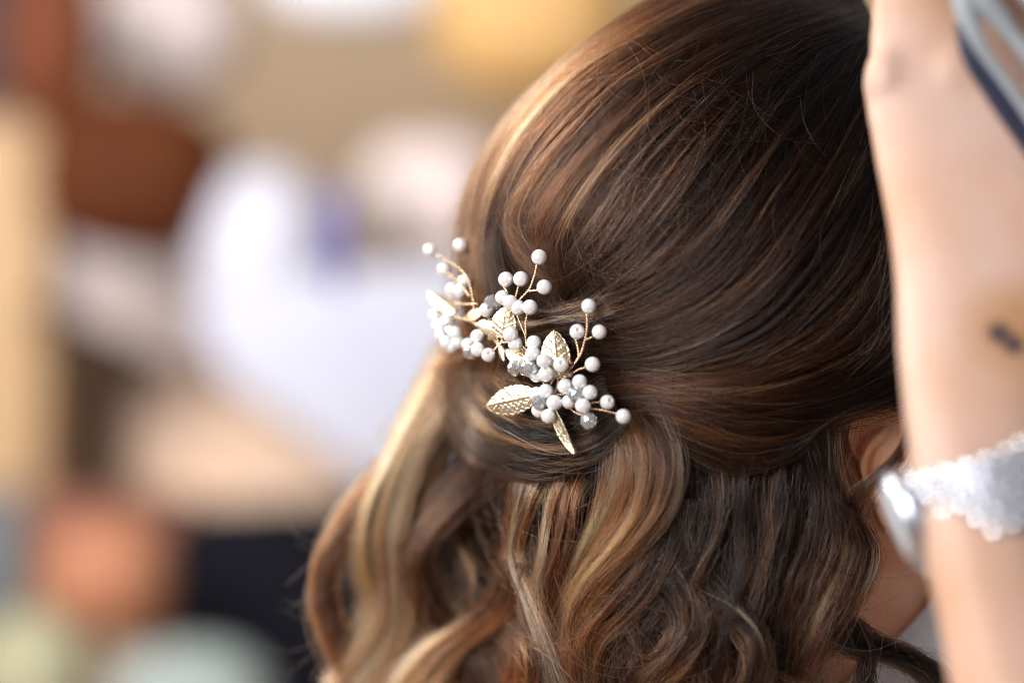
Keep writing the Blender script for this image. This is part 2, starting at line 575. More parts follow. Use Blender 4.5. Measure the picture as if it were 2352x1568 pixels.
def ear_geometry():
    """front of the right ear as a relief: helix, antihelix, scapha, concha, tragus, lobe"""
    nx, ny = 90, 140
    X, Yc = np.meshgrid(np.linspace(90, 860, nx), np.linspace(60, 1370, ny))
    P = np.stack([X.ravel(), Yc.ravel()], 1)
    outline = [(150, 320), (250, 262), (420, 185), (600, 125), (730, 105), (820, 160), (835, 300), (830, 600), (790, 900), (720, 1150), (620, 1300),
               (540, 1325), (470, 1240), (420, 1080), (350, 950), (285, 750), (225, 600), (170, 450)]
    d = poly_dist(P, outline + outline[:1])
    d = np.where(inside(P, outline), d, -d)
    g = lambda dist, r: np.exp(-(dist / r) ** 2)
    h = 5.0 * np.ones(len(P))
    h += 4.2 * g(poly_dist(P, [(215, 560), (205, 460), (215, 360), (320, 290), (480, 220), (640, 165), (750, 190)]), 62)
    h += 3.8 * g(poly_dist(P, [(700, 250), (600, 340), (500, 440), (425, 540), (365, 650), (335, 780), (380, 960), (470, 1040)]), 55)
    h += 2.2 * g(poly_dist(P, [(720, 420), (620, 470), (520, 470)]), 60)
    h -= 3.6 * g(poly_dist(P, [(560, 260), (420, 335), (350, 440), (300, 580)]), 42)
    q = ((P[:, 0] - 500) / 120) ** 2 + ((P[:, 1] - 760) / 190) ** 2
    h -= 13.0 * np.clip(1.15 - q, 0, 1) ** 0.7
    h += 4.0 * g(np.hypot(P[:, 0] - 700, (P[:, 1] - 800) * 0.7), 70)
    h += 2.0 * g(np.hypot(P[:, 0] - 560, P[:, 1] - 1180), 120)
    edge = np.clip(d / 46, -1, 1)
    h = np.where(edge > 0, (h + 9) * np.sqrt(np.clip(1 - (1 - edge) ** 2, 0, 1)) - 9, -9 + edge * 8)
    u = .2577
    px, py = 1892.6 + P[:, 0] * u, 882 + P[:, 1] * u
    Y = 0.014 + (P[:, 0] - 150) / 600 * 0.012 - h * 0.001
    v = W(px, py, Y)
    faces = []
    keep = d > -30
    for j in range(ny - 1):
        for i in range(nx - 1):
            q4 = (j * nx + i, j * nx + i + 1, (j + 1) * nx + i + 1, (j + 1) * nx + i)
            if all(keep[k] for k in q4):
                faces.append(q4)
    return v, faces


def build_bride():
    base = V(1760, 1500, 0.09)
    t = thing('person', 'woman seen from behind with half-up wavy brown hair and pearl ornament', 'person', (base.x, base.y, base.z))
    # skull, face, neck, shoulders grown into one skin
    bm = bmesh.new()
    hc = V(HX, HY, HC)
    k = S * (D + HC) / D
    add_ellipsoid(bm, hc, (HRX * k * 0.90, HR * 0.86, HRY * k * 0.90), None, 48, 32)
    add_ellipsoid(bm, hc + Vector((0.055, 0.012, -0.05)), (0.055, 0.062, 0.085), None, 32, 24)       # face and jaw
    add_ellipsoid(bm, hc + Vector((0.108, 0.016, -0.032)), (0.016, 0.011, 0.016), None, 16, 12)      # nose
    add_ellipsoid(bm, hc + Vector((0.104, 0.016, -0.070)), (0.010, 0.020, 0.006), None, 16, 12)      # lips
    add_ellipsoid(bm, hc + Vector((0.098, 0.014, -0.108)), (0.016, 0.020, 0.016), None, 16, 12)      # chin
    add_tube(bm, [V(1740, 900, 0.09), V(1775, 1150, 0.092), V(1800, 1350, 0.10), V(1820, 1600, 0.11)], [0.062, 0.057, 0.06, 0.085], 32)
    add_ellipsoid(bm, V(1800, 1960, 0.11), (0.185, 0.085, 0.105), None, 40, 24)
    add_ellipsoid(bm, V(2270, 1700, 0.115), (0.075, 0.07, 0.07), None, 32, 20)
    me0 = bpy.data.meshes.new('body')
    bm.to_mesh(me0)
    bm.free()
    me = remeshed(me0, 0.0035, 8)
    v, f = ear_geometry()
    b = bmesh.new()
    b.from_mesh(me)
    vs = [b.verts.new(p) for p in v]
    for q in f:
        b.faces.new([vs[i] for i in reversed(q)])
    for q in [x for x in b.verts if not x.link_faces]:
        b.verts.remove(q)
    bm_obj('body', b, M_SKIN, t)
    # dress: a cloth shell over the shoulders, cut along the neckline
    b = bmesh.new()
    b.from_mesh(me)
    b.normal_update()
    for x in b.verts:
        x.co += x.normal * 0.004
    p0, p1 = V(2150, 1335, 0.10), V(1985, 1455, 0.10)
    nrm = (p1 - p0).normalized().cross(Vector((0.15, 1, 0.1)).normalized()).normalized()
    if nrm.z < 0:
        nrm = -nrm
    bmesh.ops.bisect_plane(b, geom=list(b.verts) + list(b.edges) + list(b.faces), plane_co=p0, plane_no=nrm, clear_outer=True)
    bmesh.ops.bisect_plane(b, geom=list(b.verts) + list(b.edges) + list(b.faces), plane_co=V(1800, 1330, 0.1), plane_no=Vector((0, 0, 1)), clear_outer=True)
    bm_obj('dress', b, M_DRESS, t)
    return t


# ------------------------------------------------------------------ the bride's hair
def build_hair(t):
    # underlayer: closed dark mass under the strands
    bm = bmesh.new()
    hc = V(HX, HY, HC)
    k = S * (D + HC) / D
    add_ellipsoid(bm, hc, (HRX * k * 0.955, HR * 0.93, HRY * k * 0.955), None, 72, 48)
    kill = []
    for x in bm.verts:
        sc = D / (D + x.co.y) / S
        px, py = 1176 + x.co.x * sc, 784 - (x.co.z - ZC) * sc
        if (px > 1905 and py > 925) or px > 2260:
            kill.append(x)
    bmesh.ops.delete(bm, geom=kill, context='VERTS')
    # hanging mass
    rows = [(900, 1130, 1900), (1000, 1080, 1915), (1100, 1030, 1925), (1200, 985, 1935), (1300, 950, 1930), (1400, 930, 1890), (1500, 930, 1860), (1640, 930, 1870)]
    rings = []
    for py, x0, x1 in rows:
        ring = []
        for j in range(40):
            px = x0 + (x1 - x0) * j / 39
            edge = 1 - (2 * j / 39 - 1) ** 4
            ring.append(bm.verts.new(V(px, py, float(baseY(px, py)) + 0.016 + 0.02 * (1 - edge))))
        for j in range(39, -1, -1):
            px = x0 + (x1 - x0) * j / 39
            edge = math.sqrt(max(0, 1 - (2 * j / 39 - 1) ** 2))
            ring.append(bm.verts.new(V(px, py, float(baseY(px, py)) + 0.037 + 0.05 * edge)))
        rings.append(ring)
    m = len(rings[0])
    for a, b in zip(rings[:-1], rings[1:]):
        for j in range(m):
            bm.faces.new((a[j], b[j], b[(j + 1) % m], a[(j + 1) % m]))
    bm.faces.new(rings[0])
    bm.faces.new(list(reversed(rings[-1])))
    bmesh.ops.recalc_face_normals(bm, faces=bm.faces)
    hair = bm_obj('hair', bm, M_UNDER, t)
    hair['label'] = 'half-up wavy brown hair with caramel and blond lengths'
    H = hair

    # ---- top of the head: fans of strands from the crown down to where they are gathered
    a0 = [(1900, -90), (1600, -35), (1350, 95), (1180, 255), (1092, 400), (1062, 530), (1072, 660), (1090, 780)]
    a1 = [(1930, -60), (1640, 0), (1390, 130), (1225, 285), (1140, 425), (1100, 545), (1105, 660), (1120, 780)]
    a2 = [(1945, -30), (1680, 35), (1430, 160), (1275, 305), (1185, 435), (1135, 545), (1150, 650), (1180, 770)]
    sheet('hair_section', [a0, a1, a2], 3000, H, 0.005, 0.001, 0, (0.16, 0.26, 0.46, 0.52, 0.34, 0.22), 0.38, across=(0.22, 0.0, -0.16), clumps=60, clump_var=0.09, seed=1,
          label='golden brown section along the left side of the head')
    b0 = [(1960, -20), (1700, 40), (1450, 165), (1300, 305), (1205, 425), (1168, 510), (1200, 585), (1290, 650)]
    b1 = [(1980, 10), (1760, 70), (1530, 190), (1380, 320), (1280, 440), (1235, 540), (1258, 610), (1300, 665)]
    b2 = [(2000, 35), (1850, 90), (1700, 190), (1570, 320), (1470, 450), (1390, 560), (1322, 640), (1300, 690)]
    b3 = [(2010, 60), (1900, 130), (1790, 240), (1690, 370), (1595, 500), (1490, 605), (1385, 675), (1300, 720)]
    b4 = [(2020, 90), (1960, 190), (1870, 320), (1780, 450), (1680, 580), (1560, 675), (1420, 735), (1290, 755)]
    sheet('hair_section', [b0, b1, b2, b3, b4], 7600, H, 0.006, 0.002, 0, tuck=0.010, clump_var=0.11, shade=(0.05, 0.07, 0.12, 0.22, 0.34, 0.28), tone=0.42, across=(0.12, 0.02, -0.04, -0.07, -0.05), clumps=230, stray=0.12, seed=2)
    c1 = [(2040, 160), (2000, 290), (1930, 430), (1840, 560), (1730, 680), (1590, 765), (1450, 805), (1310, 805)]
    c2 = [(2070, 300), (2030, 430), (1960, 560), (1870, 680), (1750, 780), (1600, 835), (1470, 862), (1350, 872)]
    c3 = [(2100, 450), (2060, 590), (1980, 710), (1860, 800), (1720, 850), (1580, 875), (1460, 892), (1360, 902)]
    sheet('hair_section', [b4, c1, c2, c3], 6400, H, 0.006, 0.002, 0, tuck=0.009, clump_var=0.12, shade=(0.03, 0.05, 0.10, 0.20, 0.31, 0.24), tone=0.42, across=(-0.04, -0.05, -0.03, 0.02), clumps=190, stray=0.12, seed=3)
    d1 = [(2110, 600), (2070, 740), (1980, 830), (1830, 885), (1680, 905), (1550, 905), (1450, 905), (1360, 915)]
    d2 = [(2120, 790), (2060, 870), (1950, 925), (1820, 950), (1690, 950), (1570, 928), (1470, 913), (1380, 925)]
    d3 = [(2130, 840), (2050, 890), (1940, 936), (1830, 1005), (1710, 1020), (1600, 985), (1500, 940), (1400, 935)]
    d4 = [(2120, 860), (2010, 903), (1905, 958), (1820, 1050), (1720, 1085), (1620, 1050), (1520, 970), (1410, 945)]
    sheet('hair_section', [c3, d1, d2, d3, d4], 6400, H, 0.007, 0.004, 0.002, tuck=0.010, clump_var=0.13, cross=34.0, shade=(0.03, 0.06, 0.13, 0.26, 0.34, 0.28), tone=0.4, across=(0.0, 0.05, 0.04, 0.0, -0.06), clumps=170, stray=0.17, seed=4)
    # the twist under the ornament
    e0 = [(1440, 640, -14), (1340, 690, -3), (1250, 715), (1170, 715), (1110, 750)]
    e1 = [(1430, 720, -14), (1330, 745, -3), (1240, 755), (1160, 760), (1090, 800)]
    e2 = [(1420, 800, -14), (1330, 815, -3), (1240, 830), (1150, 825), (1070, 850)]
    sheet('hair_section', [e0, e1, e2], 2800, H, 0.006, 0.0005, 0.006, (0.22, 0.30, 0.30, 0.35), 0.3, clumps=50, seed=5)
    # the loop below it
    f0 = [(1105, 790, -2), (1140, 850, -4), (1210, 890, -6), (1300, 905, -9), (1390, 900, -14)]
    f1 = [(1085, 815), (1105, 890), (1175, 940), (1265, 965), (1345, 955, -5), (1410, 925, -14)]
    f2 = [(1065, 835), (1070, 930), (1130, 1000), (1240, 1030), (1350, 1015, -2), (1430, 955, -12)]
    f3 = [(1050, 850, -4), (1040, 970, -2), (1100, 1062, 0), (1230, 1102, 1), (1362, 1070, 0), (1458, 978, -10)]
    sheet('hair_loop', [f0, f1, f2, f3], 5200, H, 0.008, 0.011, 0.004, (0.46, 0.38, 0.15, 0.09, 0.09, 0.13), 0.12, stray=0.2, wob=6, clump_off=0.0026, clumps=90, across=(0.06, 0.04, -0.03, -0.05), seed=6,
          label='dark smooth loop of hair below the pearls')

    # ---- hanging hair, back layer first, gap shade put into its darkened tone
    u = [[(1060, 900), (1010, 1050), (960, 1200), (940, 1350), (960, 1500), (940, 1660)],
         [(1180, 960), (1150, 1100), (1110, 1230), (1100, 1380), (1120, 1500), (1100, 1660)],
         [(1330, 980), (1310, 1120), (1290, 1260), (1280, 1400), (1300, 1520), (1290, 1660)],
         [(1480, 1000), (1490, 1120), (1480, 1260), (1460, 1400), (1480, 1520), (1490, 1660)],
         [(1640, 1010), (1640, 1140), (1640, 1270), (1650, 1400), (1660, 1520), (1650, 1660)],
         [(1790, 1000), (1780, 1130), (1770, 1260), (1760, 1400), (1780, 1520), (1790, 1660)],
         [(1925, 960), (1920, 1100), (1910, 1230), (1880, 1380), (1870, 1510), (1890, 1660)]]
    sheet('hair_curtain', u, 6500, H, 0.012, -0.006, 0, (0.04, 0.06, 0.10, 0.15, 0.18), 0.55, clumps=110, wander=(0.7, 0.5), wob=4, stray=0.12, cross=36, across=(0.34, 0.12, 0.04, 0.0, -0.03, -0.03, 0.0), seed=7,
          label='dark back layer of hanging hair')
    u2 = [[(1560, 1020), (1570, 1120), (1555, 1240), (1590, 1360), (1640, 1480), (1660, 1620)],
          [(1660, 1060), (1680, 1160), (1690, 1260), (1680, 1380), (1720, 1490), (1790, 1600)],
          [(1760, 1060), (1760, 1160), (1780, 1260), (1800, 1360), (1790, 1480), (1800, 1600)],
          [(1880, 1000), (1860, 1110), (1850, 1220), (1840, 1330), (1840, 1450), (1850, 1600)]]
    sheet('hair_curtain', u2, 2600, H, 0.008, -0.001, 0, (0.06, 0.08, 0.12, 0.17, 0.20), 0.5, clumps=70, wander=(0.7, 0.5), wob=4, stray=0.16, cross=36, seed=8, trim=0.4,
          label='dark hanging hair below the ear side')

    L = lambda line, n, **kw: lock('hair_lock', line, 0, n, H, **kw)
    # far left, blurred blond
    L([(1085, 760, 16, -6), (1030, 840, 40, -3), (972, 955, 74, 0), (918, 1060, 74, 2), (876, 1140, 72, 3), (850, 1220, 78, 4), (856, 1300, 85, 3), (880, 1380, 85, 0), (860, 1480, 90, 0), (810, 1600, 100, 0)], 2300,
      thick=0.012, shade=(0.62, 0.82, 0.92, 0.85, 0.82, 0.85), tone=0.22, clumps=36, seed=20, label='pale blond lock at the far left, out of focus')
    L([(900, 1080, 30, -4), (830, 1160, 50, -4), (785, 1230, 60, -4), (752, 1300, 62, -4), (745, 1375, 62, -4), (765, 1450, 62, -4), (805, 1520, 66, -4), (850, 1610, 70, -4)], 1500,
      thick=0.010, shade=(0.6, 0.62, 0.56, 0.56, 0.6), tone=0.45, clumps=26, seed=21, label='light brown outermost curl at the left, out of focus')
    L([(1095, 780, 14, -6), (1055, 860, 40, 0), (990, 965, 62, 6), (935, 1070, 66, 8), (908, 1160, 70, 8), (898, 1240, 66, 8), (905, 1320, 76, 6), (905, 1420, 84, 6), (860, 1510, 90, 4), (790, 1610, 90, 2)], 2300,
      thick=0.011, shade=(0.50, 0.74, 0.86, 0.78, 0.78, 0.84), tone=0.22, clumps=34, seed=22, label='wavy blond lock on the left')
    L([(1105, 800, 14, -8), (1080, 890, 40, -3), (1010, 1000, 60, 0), (960, 1080, 66, 0), (925, 1180, 70, -2), (930, 1290, 80, -2), (950, 1400, 90, -2), (930, 1500, 100, -4), (900, 1620, 110, -6)], 2000,
      thick=0.010, shade=(0.34, 0.52, 0.60, 0.60, 0.70, 0.76), tone=0.3, clumps=34, seed=23)
    # middle-left wave
    L([(1215, 950, 30, -10), (1170, 1040, 60, -6), (1095, 1110, 90, 6), (1035, 1170, 90, 9), (985, 1235, 70, 10), (965, 1300, 66, 9), (985, 1370, 76, 6), (1035, 1440, 84, 3), (1090, 1530, 90, 0), (1110, 1640, 90, -2)], 2500,
      thick=0.010, bulge=0.008, shade=(0.16, 0.30, 0.46, 0.44, 0.38, 0.34), tone=0.4, clumps=50, wob=6, seed=24, label='warm brown wave sweeping left below the loop')
    L([(1160, 960, 30, -10), (1118, 1050, 50, -6), (1060, 1150, 60, 5), (1015, 1230, 60, 7), (1000, 1310, 70, 7), (1030, 1390, 70, 5), (1075, 1470, 70, 3)], 1200,
      thick=0.008, bulge=0.003, shade=(0.25, 0.40, 0.48, 0.40, 0.35), tone=0.5, clumps=30, wob=6, seed=25, trim=0.3)
    # straight central fall
    L([(1250, 960, 40, -10), (1226, 1060, 74, -6), (1195, 1150, 66, 7), (1178, 1220, 56, 9), (1175, 1290, 56, 9), (1198, 1360, 60, 8), (1225, 1430, 66, 6), (1255, 1510, 70, 4), (1290, 1620, 80, 2)], 2000,
      thick=0.007, bulge=0.007, shade=(0.20, 0.38, 0.52, 0.50, 0.42, 0.40), tone=0.25, clumps=40, wob=4, stray=0.12, seed=26, label='straight central lock below the loop')
    L([(1190, 960, 40, -10), (1168, 1060, 60, -6), (1145, 1160, 60, 4), (1130, 1260, 60, 5), (1120, 1360, 70, 4), (1140, 1470, 80, 3), (1160, 1600, 90, 2)], 1400,
      thick=0.008, shade=(0.18, 0.26, 0.30, 0.36, 0.40), tone=0.3, clumps=36, wob=5, seed=27)
    # bright curl at the bottom left
    L([(1185, 1290, 26, 9), (1160, 1370, 40, 12), (1112, 1425, 56, 14), (1045, 1470, 76, 15), (990, 1522, 94, 15), (950, 1590, 110, 13), (930, 1660, 120, 10)], 2400,
      thick=0.009, bulge=0.005, shade=(0.42, 0.58, 0.72, 0.90, 0.96, 0.92), tone=0.2, clumps=44, wob=4, stray=0.1, seed=28, label='bright blond curl at the bottom of the picture')
    # inner curl
    L([(1360, 960, 30, -10), (1335, 1050, 56, -6), (1300, 1140, 70, 7), (1288, 1210, 80, 10), (1275, 1280, 76, 11), (1258, 1340, 64, 9), (1262, 1410, 50, 5), (1280, 1480, 40, 2)], 2100,
      thick=0.010, bulge=0.010, shade=(0.20, 0.40, 0.52, 0.44, 0.34, 0.3), tone=0.4, across=(-0.10, 0.0, 0.12), clumps=44, wob=4, stray=0.12, seed=29, cross=20, label='inner reddish brown curl')
    # main curl, right of centre
    g0 = [(1375, 915, -14), (1400, 990, 9), (1402, 1070, 15), (1374, 1175, 17), (1338, 1258, 17), (1297, 1345, 15), (1275, 1420, 12), (1275, 1520, 8), (1300, 1640, 4)]
    g1 = [(1395, 905, -14), (1462, 985, 12), (1485, 1070, 20), (1465, 1170, 22), (1405, 1262, 21), (1340, 1340, 18), (1300, 1420, 14), (1300, 1520, 9), (1325, 1640, 4)]
    g2 = [(1410, 890, -14), (1522, 980, 8), (1562, 1065, 14), (1552, 1160, 15), (1480, 1262, 15), (1385, 1345, 14), (1330, 1425, 11), (1325, 1520, 7), (1350, 1640, 3)]
    sheet('hair_lock', [g0, g1, g2], 4200, H, 0.009, 0, 0, (0.30, 0.44, 0.58, 0.74, 0.80, 0.72, 0.60, 0.55), 0.22, across=(0.04, 0.06, -0.06), clumps=34, wander=(0.8, 0.7), clump_var=0.2, spread=0.5, stray=0.15, wob=4, seed=30, twist=0.06,
          label='large golden curl falling from the right end of the ornament')
    # coppery curl below it
    h0 = [(1500, 1130, 0), (1470, 1220, 4), (1430, 1300, 8), (1361, 1383, 11), (1323, 1436, 12), (1304, 1505, 11), (1320, 1640, 7)]
    h1 = [(1530, 1140, 0), (1520, 1230, 6), (1475, 1320, 11), (1405, 1402, 14), (1352, 1457, 15), (1330, 1530, 13), (1350, 1640, 8)]
    h2 = [(1555, 1150, -2), (1545, 1250, 4), (1510, 1340, 8), (1445, 1425, 10), (1388, 1480, 11), (1362, 1545, 9), (1380, 1640, 5)]
    sheet('hair_lock', [h0, h1, h2], 2700, H, 0.008, 0, 0.002, (0.2, 0.34, 0.48, 0.60, 0.60, 0.54), 0.5, across=(0.10, 0.02, -0.08), clumps=28, wander=(0.8, 0.7), clump_var=0.2, spread=0.5, stray=0.15, wob=4, seed=31, label='coppery curl under the large golden curl')
    L([(1560, 1260, 50, 0), (1510, 1370, 60, 3), (1440, 1460, 70, 5), (1390, 1540, 80, 5), (1380, 1650, 90, 4)], 1500, thick=0.009, shade=(0.14, 0.28, 0.36, 0.40), tone=0.5, clumps=34, wob=6, seed=32)
    # lock in front of the ear side, a sheen band painted into its lower half
    k0 = [(1850, 985, 2), (1862, 1060, 4), (1874, 1137, 6), (1850, 1237, 8), (1805, 1336, 10), (1808, 1410, 9), (1822, 1500, 6), (1835, 1570, 2)]
    k1 = [(1875, 975, 3), (1892, 1060, 6), (1918, 1150, 9), (1940, 1250, 12), (1905, 1345, 14), (1870, 1430, 12), (1850, 1510, 8), (1838, 1570, 3)]
    k2 = [(1885, 965, 0), (1908, 1068, 2), (1962, 1170, 4), (2016, 1261, 6), (2000, 1340, 7), (1945, 1428, 7), (1880, 1510, 5), (1842, 1575, 2)]
    sheet('hair_lock', [k0, k1, k2], 3800, H, 0.009, 0, 0, (0.06, 0.09, 0.16, 0.33, 0.40, 0.33), 0.35, across=(-0.02, 0.02, 0.06), clumps=44, wander=(0.8, 0.7), wob=5, stray=0.15, seed=33, cross=22, trim=0.12,
          label='dark smooth lock hanging in front of the ear')
    # tail over the shoulder
    L([(1900, 1440, 30, 0), (1960, 1470, 40, 1), (2020, 1490, 40, 2), (2080, 1510, 40, 3), (2140, 1550, 44, 3), (2190, 1620, 46, 3)], 900, thick=0.008, shade=(0.14, 0.2, 0.24, 0.24), tone=0.3, clumps=20, wob=6, stray=0.2, seed=34,
      label='dark curl lying over the white shoulder')
    L([(1880, 1470, 30, 0), (1930, 1440, 30, 2), (1975, 1445, 24, 3), (1992, 1490, 24, 2), (1985, 1560, 30, 0), (1980, 1640, 40, 0)], 500, thick=0.006, shade=(0.12, 0.2, 0.22), tone=0.35, clumps=12, wob=6, stray=0.2, seed=35)
    # bottom centre right, brown waves
    L([(1600, 1150, 60, 2), (1590, 1240, 50, 4), (1620, 1330, 46, 5), (1668, 1410, 44, 6), (1715, 1470, 44, 6), (1790, 1520, 50, 4), (1860, 1545, 50, 2)], 1200, thick=0.007, shade=(0.12, 0.22, 0.30, 0.28, 0.24), tone=0.3, clumps=26, wob=6, seed=37)
    L([(1520, 1330, 50, 0), (1545, 1410, 60, 3), (1580, 1480, 70, 5), (1590, 1560, 80, 5), (1600, 1650, 80, 4)], 1300, thick=0.009, shade=(0.14, 0.22, 0.32, 0.34), tone=0.35, clumps=28, wob=6, seed=38)
    L([(1610, 1330, 30, 3), (1655, 1430, 26, 7), (1680, 1510, 24, 8), (1672, 1620, 24, 7)], 420, thick=0.005, shade=(0.3, 0.42, 0.50), tone=0.55, clumps=10, wob=4, seed=39)
    L([(1470, 1440, 60, 0), (1450, 1520, 70, 2), (1440, 1650, 80, 2)], 900, thick=0.008, shade=(0.2, 0.26, 0.3), tone=0.4, clumps=22, wob=6, seed=40)
    for q, (ln, sh) in enumerate((
            ([(1640, 1010, 40, -10), (1655, 1110, 56, 2), (1640, 1230, 60, 6), (1598, 1340, 60, 8), (1582, 1440, 60, 6), (1620, 1570, 60, 2)], (0.04, 0.06, 0.12, 0.22, 0.22)),
            ([(1700, 1010, 40, -10), (1695, 1120, 66, 1), (1700, 1250, 70, 5), (1685, 1360, 74, 9), (1655, 1450, 60, 8), (1640, 1590, 60, 4)], (0.04, 0.05, 0.10, 0.20, 0.24)),
            ([(1780, 1010, 40, -10), (1785, 1140, 60, 2), (1765, 1270, 70, 6), (1738, 1370, 70, 8), (1712, 1470, 56, 6), (1770, 1600, 60, 2)], (0.04, 0.05, 0.09, 0.16, 0.20)),
            ([(1440, 1020, 40, -14), (1420, 1130, 50, -8), (1405, 1300, 60, -4), (1440, 1420, 60, 2), (1480, 1520, 60, 4), (1470, 1640, 60, 4)], (0.08, 0.12, 0.2, 0.28, 0.3)),
            ([(1290, 1010, 40, -14), (1250, 1130, 56, -4), (1225, 1240, 60, 1), (1240, 1350, 60, 4), (1215, 1460, 60, 5), (1190, 1600, 70, 5)], (0.16, 0.28, 0.4, 0.46, 0.46)),
            ([(1120, 1010, 40, -12), (1060, 1120, 56, -4), (1030, 1230, 60, 0), (1070, 1340, 64, 4), (1080, 1450, 66, 5), (1030, 1600, 76, 5)], (0.2, 0.34, 0.46, 0.52, 0.5)))):
        L(ln, 1000, thick=0.008, bulge=0.003, shade=sh, tone=0.5 + 0.1 * (q % 3), wob=6, seed=60 + q)
    for q, (ln, sh, n_) in enumerate((
            ([(1500, 1280, 40, -8), (1560, 1360, 70, 4), (1580, 1440, 86, 12), (1545, 1510, 80, 14), (1490, 1570, 60, 8), (1460, 1640, 50, 2)], (0.10, 0.24, 0.40, 0.44, 0.3), 1300),
            ([(1600, 1330, 40, -6), (1680, 1400, 70, 6), (1735, 1470, 80, 12), (1740, 1545, 76, 12), (1700, 1640, 60, 6)], (0.06, 0.16, 0.30, 0.34, 0.26), 1200),
            ([(1160, 1400, 40, 0), (1200, 1470, 76, 10), (1210, 1540, 84, 13), (1170, 1640, 70, 8)], (0.2, 0.4, 0.54, 0.5), 1000))):
        L(ln, n_, thick=0.009, bulge=0.008, shade=sh, tone=0.45, wob=4, seed=80 + q)
    # strand crossing the ear
    L([(2150, 800, 40, -2), (2115, 900, 34, 0), (2095, 980, 30, 2), (2075, 1040, 30, 4), (2035, 1085, 30, 0), (1995, 1130, 34, -6), (1968, 1180, 40, -18), (1940, 1240, 40, -40)], 130, thick=0.005, off=0.016, shade=(0.12, 0.18, 0.2), tone=0.5, spread=0.9, clumps=16, wob=4, stray=0.2, seed=41,
      label='dark strand crossing the ear')

    # ---- single stray hairs
    rng = np.random.default_rng(5)
    T = 26
    fly = []

    def one(pts, o=0.012, sh=0.6):
        c = catmull(np.array([list(p) for p in pts], float), T)
        fly.append((c, o, sh))
    for pts in ([(1110, 1250), (1165, 1210), (1190, 1260), (1020, 1330), (1040, 1400), (1060, 1440)],
                [(1165, 1228), (1105, 1240), (1075, 1248)], [(1140, 1310), (1060, 1310), (1030, 1345), (1040, 1390), (1056, 1420), (1045, 1460)],
                [(1160, 1330), (1090, 1370), (1010, 1400)], [(1170, 1345), (1080, 1375), (980, 1420)], [(985, 1390), (1010, 1400), (1040, 1430)],
                [(1290, 780), (1225, 800), (1160, 870), (1120, 900)], [(1110, 960), (1080, 990), (1070, 1020)], [(1060, 1130), (1010, 1110), (960, 1120)],
                [(1170, 1090), (1110, 1050), (1060, 1060), (1040, 1090)], [(1390, 180), (1350, 240), (1340, 300), (1390, 330)],
                [(1500, 130), (1440, 90), (1410, 100), (1420, 150)], [(1410, 170), (1260, 220), (1220, 300), (1230, 380)],
                [(1760, 130), (1820, 110), (1850, 85)], [(1440, 100), (1470, 150), (1480, 220), (1430, 260)],
                [(1150, 430), (1150, 500), (1200, 560), (1270, 600)], [(1160, 420), (1180, 520), (1250, 590)], [(1140, 500), (1170, 560), (1230, 600), (1280, 620)],
                [(1195, 370), (1165, 450), (1160, 520), (1180, 560)], [(1085, 1110), (1000, 1090), (970, 1080)],
                [(1960, 1400), (2000, 1500), (1990, 1560), (1900, 1570)], [(2000, 1440), (2045, 1440), (2060, 1500)], [(1995, 1230), (2020, 1340), (2030, 1440), (2015, 1540)]):
        one(pts, 0.012 + 0.004 * rng.random(), 0.45 + 0.3 * rng.random())
    # loose hairs standing off the left silhouette and the crown
    for _ in range(260):
        s = rng.random()
        x = np.interp(s, [0, .3, .5, .75, 1], [1500, 1230, 1120, 1070, 1090])
        y = np.interp(s, [0, .3, .5, .75, 1], [40, 210, 350, 530, 740])
        l = 60 + 160 * rng.random()
        dx = np.interp(s, [0, .5, 1], [-0.8, -0.45, 0.05])
        dy = math.sqrt(1 - dx * dx)
        j = rng.normal(0, 9, (4, 2))
        o = rng.random() * 16 - 4
        one([(x + dx * l * q - o * (1 + q * 0.6) + j[i, 0], y + dy * l * q - o * 0.5 + j[i, 1]) for i, q in enumerate((-0.5, 0, 0.5, 1))], 0.002, 0.55 + 0.3 * rng.random())
    for _ in range(380):
        x, y = rng.uniform(1230, 1960), rng.uniform(60, 900)
        if ((x - HX) / HRX) ** 2 + ((y - HY) / HRY) ** 2 > 0.9:
            continue
        l = 90 + 200 * rng.random()
        a = math.atan2(760 - y, 1350 - x) + rng.normal(0, 0.3)
        b = rng.normal(0, 0.6)
        one([(x + math.cos(a + b * q) * l * q, y + math.sin(a + b * q) * l * q) for q in (0, .33, .66, 1)], 0.004 + 0.003 * rng.random(), 0.2 + 0.35 * rng.random())
    for _ in range(520):
        x, y = rng.uniform(940, 1960), rng.uniform(1040, 1560)
        l = 90 + 220 * rng.random()
        a = math.pi / 2 + rng.normal(0, 0.38)
        b = rng.normal(0, 0.7)
        one([(x + math.cos(a + b * q) * l * q, y + math.sin(a + b * q) * l * q) for q in (0, .33, .66, 1)], 0.010 + 0.010 * rng.random(), np.clip(0.75 - (x - 940) / 1400, 0.25, 0.8) + 0.1 * rng.normal())
    for _ in range(90):
        x, y = rng.uniform(730, 960), rng.uniform(900, 1560)
        x = max(x, 960 - (y - 850) * 0.42 - 30)
        l = 80 + 140 * rng.random()
        a = math.pi / 2 + 0.35 + rng.normal(0, 0.3)
        b = rng.normal(0, 0.9)
        one([(x + math.cos(a + b * q) * l * q, y + math.sin(a + b * q) * l * q) for q in (0, .33, .66, 1)], 0.004, 0.8)
    C = np.array([f[0] for f in fly])
    o = np.array([f[1] for f in fly])[:, None]
    sh = np.array([f[2] for f in fly])[:, None] + np.zeros((1, T))
    P = W(C[..., 0], C[..., 1], baseY(C[..., 0], C[..., 1]) - o)
    R = 5.2e-5 * (0.7 + 0.6 * rng.random((len(fly), 1))) * (1 - 0.5 * np.linspace(0, 1, T)[None] ** 3)
    ob = curves_obj('stray_hair', P, R, np.clip(sh, 0, 1), np.full_like(sh, 0.2), H)
    ob['kind'] = 'stuff'


